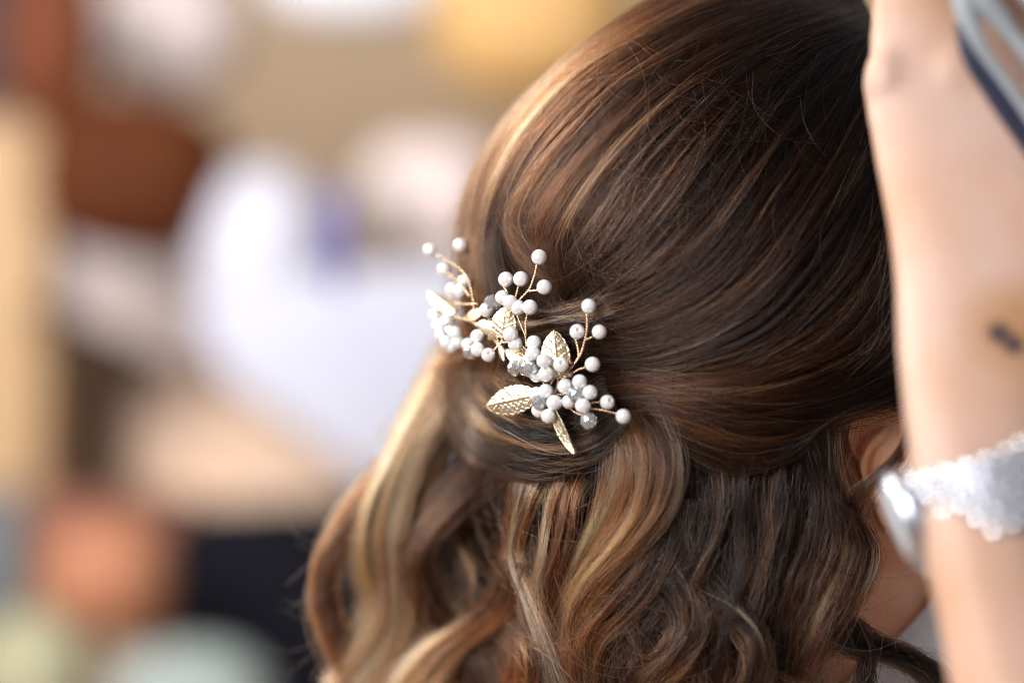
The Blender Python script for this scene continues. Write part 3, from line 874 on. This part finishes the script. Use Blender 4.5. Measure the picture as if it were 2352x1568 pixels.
# ------------------------------------------------------------------ the ornament
def C1(x, y):
    """coordinates measured on an enlargement of the ornament -> picture units"""
    return 955.5 + x * 0.3515, 514.5 + y * 0.3515


def ornY(x, y):
    px, py = C1(x, y)
    far = float(np.interp(x, [40, 200, 400, 600, 850, 1100, 1360], [0.066, 0.045, 0.020, 0.004, -0.010, -0.019, -0.022]))
    return min(far, float(baseY(px, py)) - 0.010) - 0.004 * float(np.clip((y - 1150) / 200, 0, 1))


def CO(x, y, dz=0.0):
    px, py = C1(x, y)
    return V(px, py, ornY(x, y) - dz)


def build_ornament():
    base = CO(800, 950, -0.01)
    t = thing('hair_ornament', 'bridal hair comb of pearls, cut crystals and pale gold leaves pinned in the brown hair', 'hair ornament', (base.x, base.y, base.z))
    r = 0.00304
    # pearl: a bead with a drilled dimple and the wire hole
    def pearl_mesh(hole):
        bm = bmesh.new()
        seg, ring = 28, 20
        rows = []
        for i in range(ring + 1):
            ph = hole + (math.pi - 2 * hole) * i / ring
            rows.append([bm.verts.new((r * math.sin(ph) * math.cos(2 * math.pi * j / seg), r * math.sin(ph) * math.sin(2 * math.pi * j / seg), r * math.cos(ph))) for j in range(seg)])
        inner = []
        for s in (1, -1):
            inner.append([bm.verts.new((r * math.sin(hole) * 0.8 * math.cos(2 * math.pi * j / seg), r * math.sin(hole) * 0.8 * math.sin(2 * math.pi * j / seg), s * r * 0.80)) for j in range(seg)])
        allr = [inner[0]] + rows + [inner[1]]
        for a, b in zip(allr[:-1], allr[1:]):
            for j in range(seg):
                bm.faces.new((a[j], b[j], b[(j + 1) % seg], a[(j + 1) % seg]))
        bm.faces.new(inner[0])
        bm.faces.new(list(reversed(inner[1])))
        bmesh.ops.recalc_face_normals(bm, faces=bm.faces)
        for f in bm.faces:
            if len(f.verts) > 4:
                f.material_index = 1
        pm = bpy.data.meshes.new('pearl')
        bm.to_mesh(pm)
        bm.free()
        pm.shade_smooth()
        pm.materials.append(M_PEARL)
        pm.materials.append(M_HOLE)
        return pm
    pm, pm_open = pearl_mesh(0.10), pearl_mesh(0.30)
    # cut crystal bead: faceted rings
    bm = bmesh.new()
    prof = [(0.35, -0.95), (0.80, -0.62), (1.0, -0.12), (1.0, 0.12), (0.80, 0.62), (0.35, 0.95)]
    rows = []
    for k, (a, z) in enumerate(prof):
        rows.append([bm.verts.new((r * 1.12 * a * math.cos(2 * math.pi * (j + 0.5 * (k % 2)) / 8), r * 1.12 * a * math.sin(2 * math.pi * (j + 0.5 * (k % 2)) / 8), r * 1.08 * z)) for j in range(8)])
    for k in range(len(rows) - 1):
        for j in range(8):
            a, b, c, d = rows[k][j], rows[k][(j + 1) % 8], rows[k + 1][(j + 1) % 8], rows[k + 1][j]
            if k % 2 == 0:
                bm.faces.new((a, b, d)); bm.faces.new((b, c, d))
            else:
                bm.faces.new((a, b, c)); bm.faces.new((a, c, d))
    bm.faces.new(list(reversed(rows[0])))
    bm.faces.new(rows[-1])
    bmesh.ops.recalc_face_normals(bm, faces=bm.faces)
    cm = bpy.data.meshes.new('crystal_bead')
    bm.to_mesh(cm)
    bm.free()
    cm.materials.append(M_CRYSTAL)

    pearls = [(1129, 536, 0), (1055, 703, 0, 'f'), (1198, 705, 0), (1154, 917, 1), (947, 918, 4, 'f'),
              (975, 1060, 3), (1069, 1030, 3), (1136, 1099, 3), (1091, 1188, 4), (1000, 1160, 2), (1250, 1163, 2, 's'), (1355, 1256, 2),
              (790, 1112, 2), (850, 1092, 4), (905, 1167, 5), (866, 1254, 4), (805, 1215, 2),
              (771, 777, 3), (766, 845, 5), (836, 895, 7), (850, 980, 6, 'u'), (790, 985, 3), (738, 895, 3),
              (805, 216, 1), (588, 362, 1), (686, 359, 0), (838, 412, 1), (565, 480, 3), (616, 512, 5), (668, 545, 3), (745, 543, 2),
              (462, 560, 3, 's'), (618, 722, 5), (650, 782, 2), (402, 735, 3), (405, 820, 6), (475, 855, 5, 'f'), (345, 790, 2),
              (95, 172, 0), (185, 297, 0), (290, 140, -14), (318, 375, -10), (240, 430, 0), (290, 438, 0), (130, 600, 0), (205, 640, 3), (170, 725, 3),
              (258, 715, 4), (205, 775, 4), (275, 772, 2), (150, 665, 0), (235, 800, 0)]
    for p in pearls:
        k = p[3] if len(p) > 3 else ''
        o = bpy.data.objects.new('pearl', pm_open if k else pm)
        o.location = CO(p[0], p[1], p[2] * 0.001)
        if k == 'f':
            o.rotation_euler = (math.radians(74), math.radians(12), 0)
        elif k == 's':
            o.rotation_euler = (math.radians(60), math.radians(55), 0)
        elif k == 'u':
            o.rotation_euler = (math.radians(38), 0, 0)
        else:
            o.rotation_euler = (random.uniform(-0.2, 0.5), random.uniform(0.5, 2.2), random.uniform(-0.4, 0.4))
        s = random.uniform(0.95, 1.03)
        o.scale = (s, s, s)
        link(o, t)
    for x, y, dz, rx, ry in ((1045, 1112, 4, 1.2, 0.4), (1129, 1284, 2, 1.3, 0.5), (812, 1165, 5, 1.4, -0.3), (755, 950, 6, 0.6, 0.6), (652, 940, 1, 0.2, 0.1),
                             (500, 515, 0, 1.0, 0.5), (360, 832, 4, 0.9, 0.9), (225, 690, 5, 0.5, 0.3), (720, 925, 4, 0.9, 0.2)):
        o = bpy.data.objects.new('crystal_bead', cm)
        o.location = CO(x, y, dz * 0.001)
        o.rotation_euler = (rx, ry, random.uniform(0, 1))
        link(o, t)

    # leaves: cupped stamped metal with midrib, side veins, dots and a toothed rim
    def leaf(x0, y0, x1, y1, width, dz0, dz1, tilt=0.0, cup=0.12, fold=0.0):
        a, b = CO(x0, y0, dz0 * 0.001), CO(x1, y1, dz1 * 0.001)           # base, tip
        ax = b - a
        L = ax.length
        ax.normalize()
        side = ax.cross(Vector((0, -1, 0))).normalized()
        nrm = side.cross(ax).normalized()
        if nrm.y > 0:
            nrm = -nrm
        R = Matrix.Rotation(math.radians(tilt), 3, ax)
        side, nrm = R @ side, R @ nrm
        w = width * 0.3515 * S
        nu, nv = 56, 36
        verts, faces = [], []
        for i in range(nu + 1):
            u = i / nu
            hw = w / 2 * (math.sin(math.pi * min(1, u * 0.93 + 0.06) ** 0.85) ** 0.62) if 0 < u < 1 else w * 0.03
            hw *= 1.08 + 0.09 * (abs(((u * 9) % 1) - 0.5) * 2 - 0.5)
            for j in range(nv + 1):
                v = 2 * j / nv - 1
                h = -cup * w * v * v + 0.10 * w * math.sin(math.pi * u)
                h += abs(v) * fold * w
                rib = 0.05 * w * math.exp(-(v / 0.07) ** 2)
                vein = 0.04 * w * max(0, math.cos((u * 1.0 - abs(v) * 0.22) * 2 * math.pi * 6)) ** 4 * (abs(v) < 0.9)
                dots = 0.028 * w * max(0, math.sin(u * 60) * math.sin(v * 16)) ** 2
                h += rib + vein + dots
                edge = 0.03 * w * (abs(v) > 0.93)
                verts.append(a + ax * (u * L) + side * (v * hw) + nrm * (h + edge))
        for i in range(nu):
            for j in range(nv):
                q = i * (nv + 1) + j
                faces.append((q, q + 1, q + nv + 2, q + nv + 1))
        o = mesh_obj('leaf', verts, faces, M_GOLD, None)
        o.data.transform(Matrix.Translation(-base))
        o.location = base
        m = o.modifiers.new('thickness', 'SOLIDIFY')
        m.thickness = 0.00025
        o.parent = t
        o.location = (0, 0, 0)
        return o
    leaf(922, 1000, 900, 695, 182, 1, -1)
    leaf(765, 1120, 455, 1188, 180, 0, 2, 12)
    leaf(912, 1205, 1055, 1490, 120, 2, 0, 62, 0.05, 0.25)
    leaf(560, 745, 590, 540, 160, 1, 0, -15)
    leaf(255, 575, 80, 445, 110, 0, 0, 30)
    leaf(720, 890, 590, 820, 110, -1, -1, 20)
    leaf(420, 580, 320, 605, 80, 0, 0, 30)
    leaf(500, 690, 395, 650, 90, 1, 1, -20)
    leaf(545, 800, 572, 895, 40, 1, 1, 40)
    leaf(480, 760, 520, 700, 50, 1, 1, 30)

    # twisted wire stems: two strands wound round each other
    def wire(pts, rad=0.00026, dz=-0.0005):
        P = [CO(p[0], p[1], (p[2] * 0.001 if len(p) > 2 else 0) + dz) for p in pts]
        c = catmull(np.array([[q.x, q.z, q.y] for q in P]), max(10, 10 * len(P)))
        c = np.stack([c[:, 0], c[:, 2], c[:, 1]], 1)
        seglen = np.linalg.norm(np.diff(c, axis=0), axis=1).sum()
        n = max(16, int(seglen / 0.00022))
        tt = np.linspace(0, 1, n)
        cc = np.stack([np.interp(tt, np.linspace(0, 1, len(c)), c[:, i]) for i in range(3)], 1)
        tn = np.gradient(cc, axis=0)
        tn /= np.linalg.norm(tn, axis=1, keepdims=True) + 1e-12
        a = np.cross(tn, [0.3, -1, 0.2])
        a /= np.linalg.norm(a, axis=1, keepdims=True)
        b = np.cross(tn, a)
        ph = np.linspace(0, 2 * np.pi * seglen / 0.0022, n)[:, None]
        bm = bmesh.new()
        for s in (0, math.pi):
            q = cc + (a * np.cos(ph + s) + b * np.sin(ph + s)) * rad * 0.95
            add_tube(bm, q - np.array(base), rad, 6)
        o = bm_obj('wire', bm, M_WIRE, None)
        o.parent = t
        return o
    for w in ([(790, 262), (772, 340), (735, 430), (680, 490), (640, 560)], [(800, 432), (770, 432), (735, 438)],
              [(1117, 585), (1116, 680), (1103, 755), (1075, 850), (1020, 930), (965, 1005)], [(1042, 748), (1056, 800), (1064, 862)], [(1152, 738), (1128, 748), (1105, 757)],
              [(1102, 938), (1060, 950), (1030, 968), (960, 1008)], [(662, 598), (690, 670), (714, 730), (720, 800)], [(726, 585), (716, 650), (718, 722)],
              [(1140, 1172), (1168, 1164), (1200, 1164)], [(1140, 1204), (1222, 1216), (1310, 1238)], [(1005, 1203), (1050, 1234), (1108, 1252)],
              [(932, 985), (922, 1060), (905, 1112)], [(905, 1005), (880, 1045)], [(828, 1030), (842, 1050), (850, 1080)], [(960, 1008), (930, 1000), (860, 1010), (790, 1000)],
              [(920, 1110), (960, 1112), (1000, 1090)], [(560, 770), (640, 772), (690, 790), (730, 830)], [(545, 800), (520, 705), (478, 615)], [(540, 800), (572, 730), (600, 640), (620, 560)],
              [(560, 390), (598, 445), (612, 500)], [(668, 408), (655, 460), (640, 520)], [(130, 195), (255, 265), (330, 340), (365, 450), (380, 560)], [(200, 315), (285, 380), (350, 470)],
              [(255, 515), (330, 522), (400, 520)], [(160, 600), (280, 610), (420, 660), (520, 720)], [(690, 980), (740, 990), (800, 1010)], [(470, 870), (520, 810), (550, 780)], [(660, 830), (700, 850), (740, 900)]):
        wire(w)
    # comb: spine and teeth pushed into the hair
    bm = bmesh.new()
    sp = [CO(x, y, -0.003) - base for x, y in ((1005, 945), (900, 1000), (750, 960), (600, 850), (480, 720), (350, 620))]
    c = catmull(np.array([[q.x, q.z, q.y] for q in sp]), 50)
    c = [Vector((q[0], q[2], q[1])) for q in c]
    add_tube(bm, c, 0.0009, 10)
    o = bm_obj('comb_spine', bm, M_GOLD, None)
    o.parent = t
    for k in range(3, 48, 4):
        b2 = bmesh.new()
        add_tube(b2, [c[k], c[k] + Vector((0.002, 0.006, 0.002)), c[k] + Vector((0.010, 0.012, 0.012))], [0.0006, 0.0006, 0.0003], 8)
        o = bm_obj('comb_tooth', b2, M_BRONZE, None)
        o.parent = t
    bm = bmesh.new()
    ring = [CO(1005 + 14 * math.cos(a), 945 + 46 * math.sin(a), 0.002 * math.sin(a) + 0.002) - base for a in np.linspace(0.6, 5.7, 24)]
    add_tube(bm, ring, 0.0009, 10)
    o = bm_obj('comb_clasp', bm, M_BRONZE, None)
    o.parent = t


# ------------------------------------------------------------------ the hairdresser's arm, watch and tool
def arm_row(py):
    L = np.interp(py, [-60, 60, 110, 190, 260, 380, 520, 640, 800, 950, 1040, 1100, 1200, 1300, 1400, 1568, 1800], [2010, 2003, 2003, 1985, 1991, 2012, 2040, 2055, 2060, 2075, 2088, 2094, 2108, 2128, 2150, 2180, 2225])
    R = np.interp(py, [-60, 110, 300, 600, 900, 1100, 1300, 1568, 1800], [2500, 2520, 2530, 2490, 2440, 2425, 2450, 2540, 2640])
    Y = np.interp(py, [-60, 200, 600, 1000, 1300, 1800], [-0.074, -0.080, -0.104, -0.134, -0.148, -0.170])
    th = np.interp(py, [-60, 110, 200, 500, 800, 1000, 1200, 1568, 1800], [0.012, 0.013, 0.015, 0.018, 0.020, 0.021, 0.024, 0.030, 0.034])
    return L, R, Y, th


def build_arm():
    base = V(2400, 1800, -0.12)
    t = thing('person', 'hairdresser reaching in from the right, only hand and forearm in view', 'person', (base.x, base.y, base.z))
    bm = bmesh.new()
    rings = []
    for py in np.concatenate([np.arange(-60, 1500, 30), np.arange(1500, 1860, 60)]):
        L, R, Y, th = arm_row(py)
        c, hw = (L + R) / 2, (R - L) / 2
        ring = []
        for j in range(48):
            a = 2 * math.pi * j / 48
            ca, sa = math.cos(a), math.sin(a)
            e = 0.82
            ring.append(bm.verts.new(V(c + hw * math.copysign(abs(ca) ** e, ca), py, Y + th * math.copysign(abs(sa) ** e, sa))))
        rings.append(ring)
    for a, b in zip(rings[:-1], rings[1:]):
        for j in range(48):
            bm.faces.new((a[j], b[j], b[(j + 1) % 48], a[(j + 1) % 48]))
    bm.faces.new(rings[0])
    bm.faces.new(list(reversed(rings[-1])))
    # fingers: each a tapering chain, closing on the tool above the frame
    for px, ln, r0 in ((2066, 1.0, 0.0104), (2168, 1.1, 0.0106), (2282, 1.04, 0.0102), (2400, 0.82, 0.0092)):
        P = [V(px + 6, 260, -0.080), V(px, 120, -0.076), V(px + 4, 20, -0.074), V(px + 8, 20 - 140 * ln, -0.076), V(px + 14, 20 - 230 * ln, -0.094), V(px + 24, 20 - 210 * ln, -0.116), V(px + 30, 20 - 130 * ln, -0.126)]
        cc = catmull(np.array([[q.x, q.z, q.y] for q in P]), 26)
        add_tube(bm, [Vector((q[0], q[2], q[1])) for q in cc], list(np.interp(np.linspace(0, 1, 26), [0, 0.2, 0.5, 0.75, 0.95, 1], [r0 * 1.1, r0 * 1.05, r0, r0 * 0.9, r0 * 0.75, r0 * 0.5])), 16)
    P = [V(2440, 820, -0.115), V(2520, 620, -0.116), V(2560, 430, -0.124), V(2540, 260, -0.134), V(2500, 120, -0.140)]
    cc = catmull(np.array([[q.x, q.z, q.y] for q in P]), 20)
    add_tube(bm, [Vector((q[0], q[2], q[1])) for q in cc], list(np.interp(np.linspace(0, 1, 20), [0, 0.4, 0.8, 1], [0.016, 0.0125, 0.010, 0.006])), 16)
    # knuckle and tendons
    for (px, py, Y, r) in ((2035, 190, -0.084, (0.0085, 0.009, 0.013)), (2190, 210, -0.087, (0.012, 0.009, 0.018)), (2320, 235, -0.087, (0.012, 0.009, 0.018))):
        add_ellipsoid(bm, V(px, py, Y), r, None, 20, 14)
    bmesh.ops.recalc_face_normals(bm, faces=bm.faces)
    me0 = bpy.data.meshes.new('body')
    bm.to_mesh(me0)
    bm.free()
    me = remeshed(me0, 0.0022, 10)
    me.materials.clear()
    # small dark tattoo on the back of the hand, as print in the skin
    nt = M_ARM.node_tree
    p = nt.nodes['Principled BSDF']
    src = p.inputs['Base Color'].links[0].from_socket
    tc = nt.nodes.new('ShaderNodeTexCoord')
    L, R, Y, th = arm_row(775)
    fac = None
    for px, py, r in ((2298, 762, 0.0062), (2326, 792, 0.0056)):
        vm = nt.nodes.new('ShaderNodeVectorMath')
        vm.operation = 'DISTANCE'
        vm.inputs[1].default_value = V(px, py, Y - th)
        nt.links.new(tc.outputs['Object'], vm.inputs[0])
        mr = nt.nodes.new('ShaderNodeMapRange')
        mr.inputs[1].default_value = r
        mr.inputs[2].default_value = r * 0.3
        nt.links.new(vm.outputs['Value'], mr.inputs[0])
        if fac is None:
            fac = mr.outputs[0]
        else:
            mm = nt.nodes.new('ShaderNodeMath')
            mm.operation = 'MAXIMUM'
            nt.links.new(fac, mm.inputs[0])
            nt.links.new(mr.outputs[0], mm.inputs[1])
            fac = mm.outputs[0]
    # shade of the hand's hollow, painted as a brown patch round the tattoo
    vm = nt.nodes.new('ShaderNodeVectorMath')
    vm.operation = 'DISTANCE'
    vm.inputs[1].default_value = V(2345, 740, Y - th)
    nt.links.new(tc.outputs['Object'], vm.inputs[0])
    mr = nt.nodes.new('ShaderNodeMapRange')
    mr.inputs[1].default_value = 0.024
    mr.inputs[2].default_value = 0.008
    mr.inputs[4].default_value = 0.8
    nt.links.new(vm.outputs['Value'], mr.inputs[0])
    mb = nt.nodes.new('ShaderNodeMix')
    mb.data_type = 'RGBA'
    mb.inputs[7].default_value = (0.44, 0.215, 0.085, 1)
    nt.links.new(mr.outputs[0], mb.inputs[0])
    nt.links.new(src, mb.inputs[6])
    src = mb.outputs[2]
    mxx = nt.nodes.new('ShaderNodeMix')
    mxx.data_type = 'RGBA'
    mxx.inputs[7].default_value = (0.03, 0.03, 0.045, 1)
    nt.links.new(fac, mxx.inputs[0])
    nt.links.new(src, mxx.inputs[6])
    nt.links.new(mxx.outputs[2], p.inputs['Base Color'])
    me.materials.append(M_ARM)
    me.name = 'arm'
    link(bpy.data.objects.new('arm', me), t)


def build_watch():
    # band centre line: an ellipse round the wrist, tilted up to the right
    L, R, Y, th = arm_row(1130)
    cx, hw = (L + R) / 2 + 4, (R - L) / 2 + 14
    c0 = V(cx, 1120, Y)
    k = S * (D + Y) / D
    a, b = hw * k, th + 0.0035
    up = Vector((0.36, 0.0, 0.93)).normalized()
    ex = Vector((0.93, 0, -0.36)).normalized()
    ex = Vector((0.93, 0, 0.36)).normalized()
    up = Vector((-0.36, 0, 0.93)).normalized()
    ey = Vector((0, 1, 0))
    t = thing('bracelet_watch', 'silver bracelet watch with chunky links on the hairdresser\'s wrist', 'watch', c0)
    n = 24
    # equal arc steps
    th_ = np.linspace(0, 2 * np.pi, 720)
    pts = np.stack([a * np.cos(th_), b * np.sin(th_)], 1)
    s = np.concatenate([[0], np.cumsum(np.linalg.norm(np.diff(pts, axis=0), axis=1))])
    pitch = s[-1] / n
    bm = bmesh.new()
    add_ellipsoid(bm, (0, 0, 0), (pitch * 0.46, 0.0036, 0.0029), None, 16, 12, 0.7)
    me = bpy.data.meshes.new('link')
    bm.to_mesh(me)
    bm.free()
    me.shade_smooth()
    me.materials.append(M_SILVER)
    for row in range(5):
        for i in range(n):
            q = ((i + 0.5 * (row % 2)) * pitch) % s[-1]
            an = float(np.interp(q, s, th_))
            if abs(an - math.pi) < 0.22:
                continue
            z = (row - 2) * 0.0056
            o = bpy.data.objects.new('link', me)
            x, y = a * math.cos(an), b * math.sin(an)
            tx, ty = -a * math.sin(an), b * math.cos(an)
            tl = math.hypot(tx, ty)
            tv = (ex * tx + ey * ty) / tl
            nv = tv.cross(up)
            M = Matrix((tv, nv, up)).transposed()
            o.rotation_euler = M.to_euler()
            o.location = ex * x + ey * y + up * z
            o.parent = t
            COL.objects.link(o)
    bm = bmesh.new()
    rows = []
    for z, o_ in ((-0.0135, 0.0), (-0.0128, 0.0012), (0.0128, 0.0012), (0.0135, 0.0)):
        rows.append([bm.verts.new(ex * ((a - 0.0006 + o_) * math.cos(q)) + ey * ((b - 0.0006 + o_) * math.sin(q)) + up * z) for q in np.linspace(0, 2 * math.pi, 72, endpoint=False)])
    for r0, r1 in zip(rows[:-1], rows[1:]):
        for j in range(72):
            bm.faces.new((r0[j], r0[(j + 1) % 72], r1[(j + 1) % 72], r1[j]))
    o = bm_obj('band', bm, mat('band_base', (0.45, 0.46, 0.51), 0.4, 1.0), None)
    o.parent = t
    # case on the thumb side, seen edge-on
    lx = -ex
    cc = lx * (a + 0.001)
    bm = bmesh.new()
    prof = [(0.0, 0.0), (0.0145, 0.0), (0.0165, 0.0012), (0.0165, 0.0062), (0.0148, 0.0082), (0.0132, 0.0086), (0.0, 0.0086)]
    rows = []
    for rr, hh in prof[1:-1]:
        rows.append([bm.verts.new(cc + lx * (hh - 0.003) + (up * math.cos(q) * 1.05 + ey * math.sin(q)) * rr) for q in np.linspace(0, 2 * math.pi, 48, endpoint=False)])
    for r0, r1 in zip(rows[:-1], rows[1:]):
        for j in range(48):
            bm.faces.new((r0[j], r0[(j + 1) % 48], r1[(j + 1) % 48], r1[j]))
    bm.faces.new(rows[0])
    bm.faces.new(rows[-1])
    bmesh.ops.recalc_face_normals(bm, faces=bm.faces)
    o = bm_obj('case', bm, M_SATIN, None)
    o.parent = t
    bm = bmesh.new()
    add_ellipsoid(bm, cc + lx * 0.0056, (0.0014, 0.0128, 0.0132), Matrix((ex, ey, up)).transposed(), 32, 16)
    o2 = bm_obj('watch_glass', bm, M_GLASS, None)
    o2.parent = o


def build_tool():
    """grey slotted hair clip with a dark edge, held by the fingers"""
    Y = -0.118
    base = V(2330, 150, Y)
    t = thing('hair_clip', 'grey slotted hair clip with a dark navy edge held in the hairdresser\'s hand', 'hair clip', base)
    mg = nmat('grey_clip', (0.30, 0.33, 0.35), (0.36, 0.39, 0.40), 0.35, 30)
    md = nmat('navy_edge', (0.018, 0.022, 0.045), (0.024, 0.028, 0.055), 0.4, 30)
    # plate frame: an outline with two long slots, built as thick bars so that the slots are open
    def bar(pts, rad, name, m, flat=0.5):
        P = [V(x, y, Y + dy) - base for x, y, dy in pts]
        cc = catmull(np.array([[q.x, q.z, q.y] for q in P]), 30)
        bm = bmesh.new()
        add_tube(bm, [Vector((q[0], q[2], q[1])) for q in cc], list(np.interp(np.linspace(0, 1, 30), np.linspace(0, 1, len(rad)), rad)), 12)
        o = bm_obj(name, bm, m, None)
        o.parent = t
        return o
    bar([(2212, -120, 0), (2214, 10, 0), (2248, 100, 0), (2312, 200, 0.002), (2420, 350, 0.004)], [0.0045, 0.0040, 0.0026, 0.0024, 0.003], 'clip_bar', mg)
    bar([(2232, -120, 0), (2250, -20, 0), (2300, 50, 0.001), (2372, 140, 0.002), (2460, 270, 0.004)], [0.006, 0.0055, 0.0028, 0.0026, 0.003], 'clip_bar', mg)
    bar([(2300, -120, 0), (2335, -40, 0), (2400, 30, 0.001), (2470, 120, 0.002), (2500, 220, 0.004)], [0.004, 0.0036, 0.003, 0.003, 0.003], 'clip_bar', mg)
    bar([(2200, 50, 0.001), (2222, 120, 0.001), (2278, 205, 0.002), (2345, 300, 0.004), (2430, 420, 0.006)], [0.0014, 0.0032, 0.0038, 0.0038, 0.004], 'clip_edge', md)
    bar([(2205, -130, 0), (2255, -110, 0), (2320, -100, 0)], [0.006, 0.008, 0.006], 'clip_hinge', mg)


build_room()
build_background()
bride = build_bride()
build_hair(bride)
build_ornament()
build_arm()
build_watch()
build_tool()
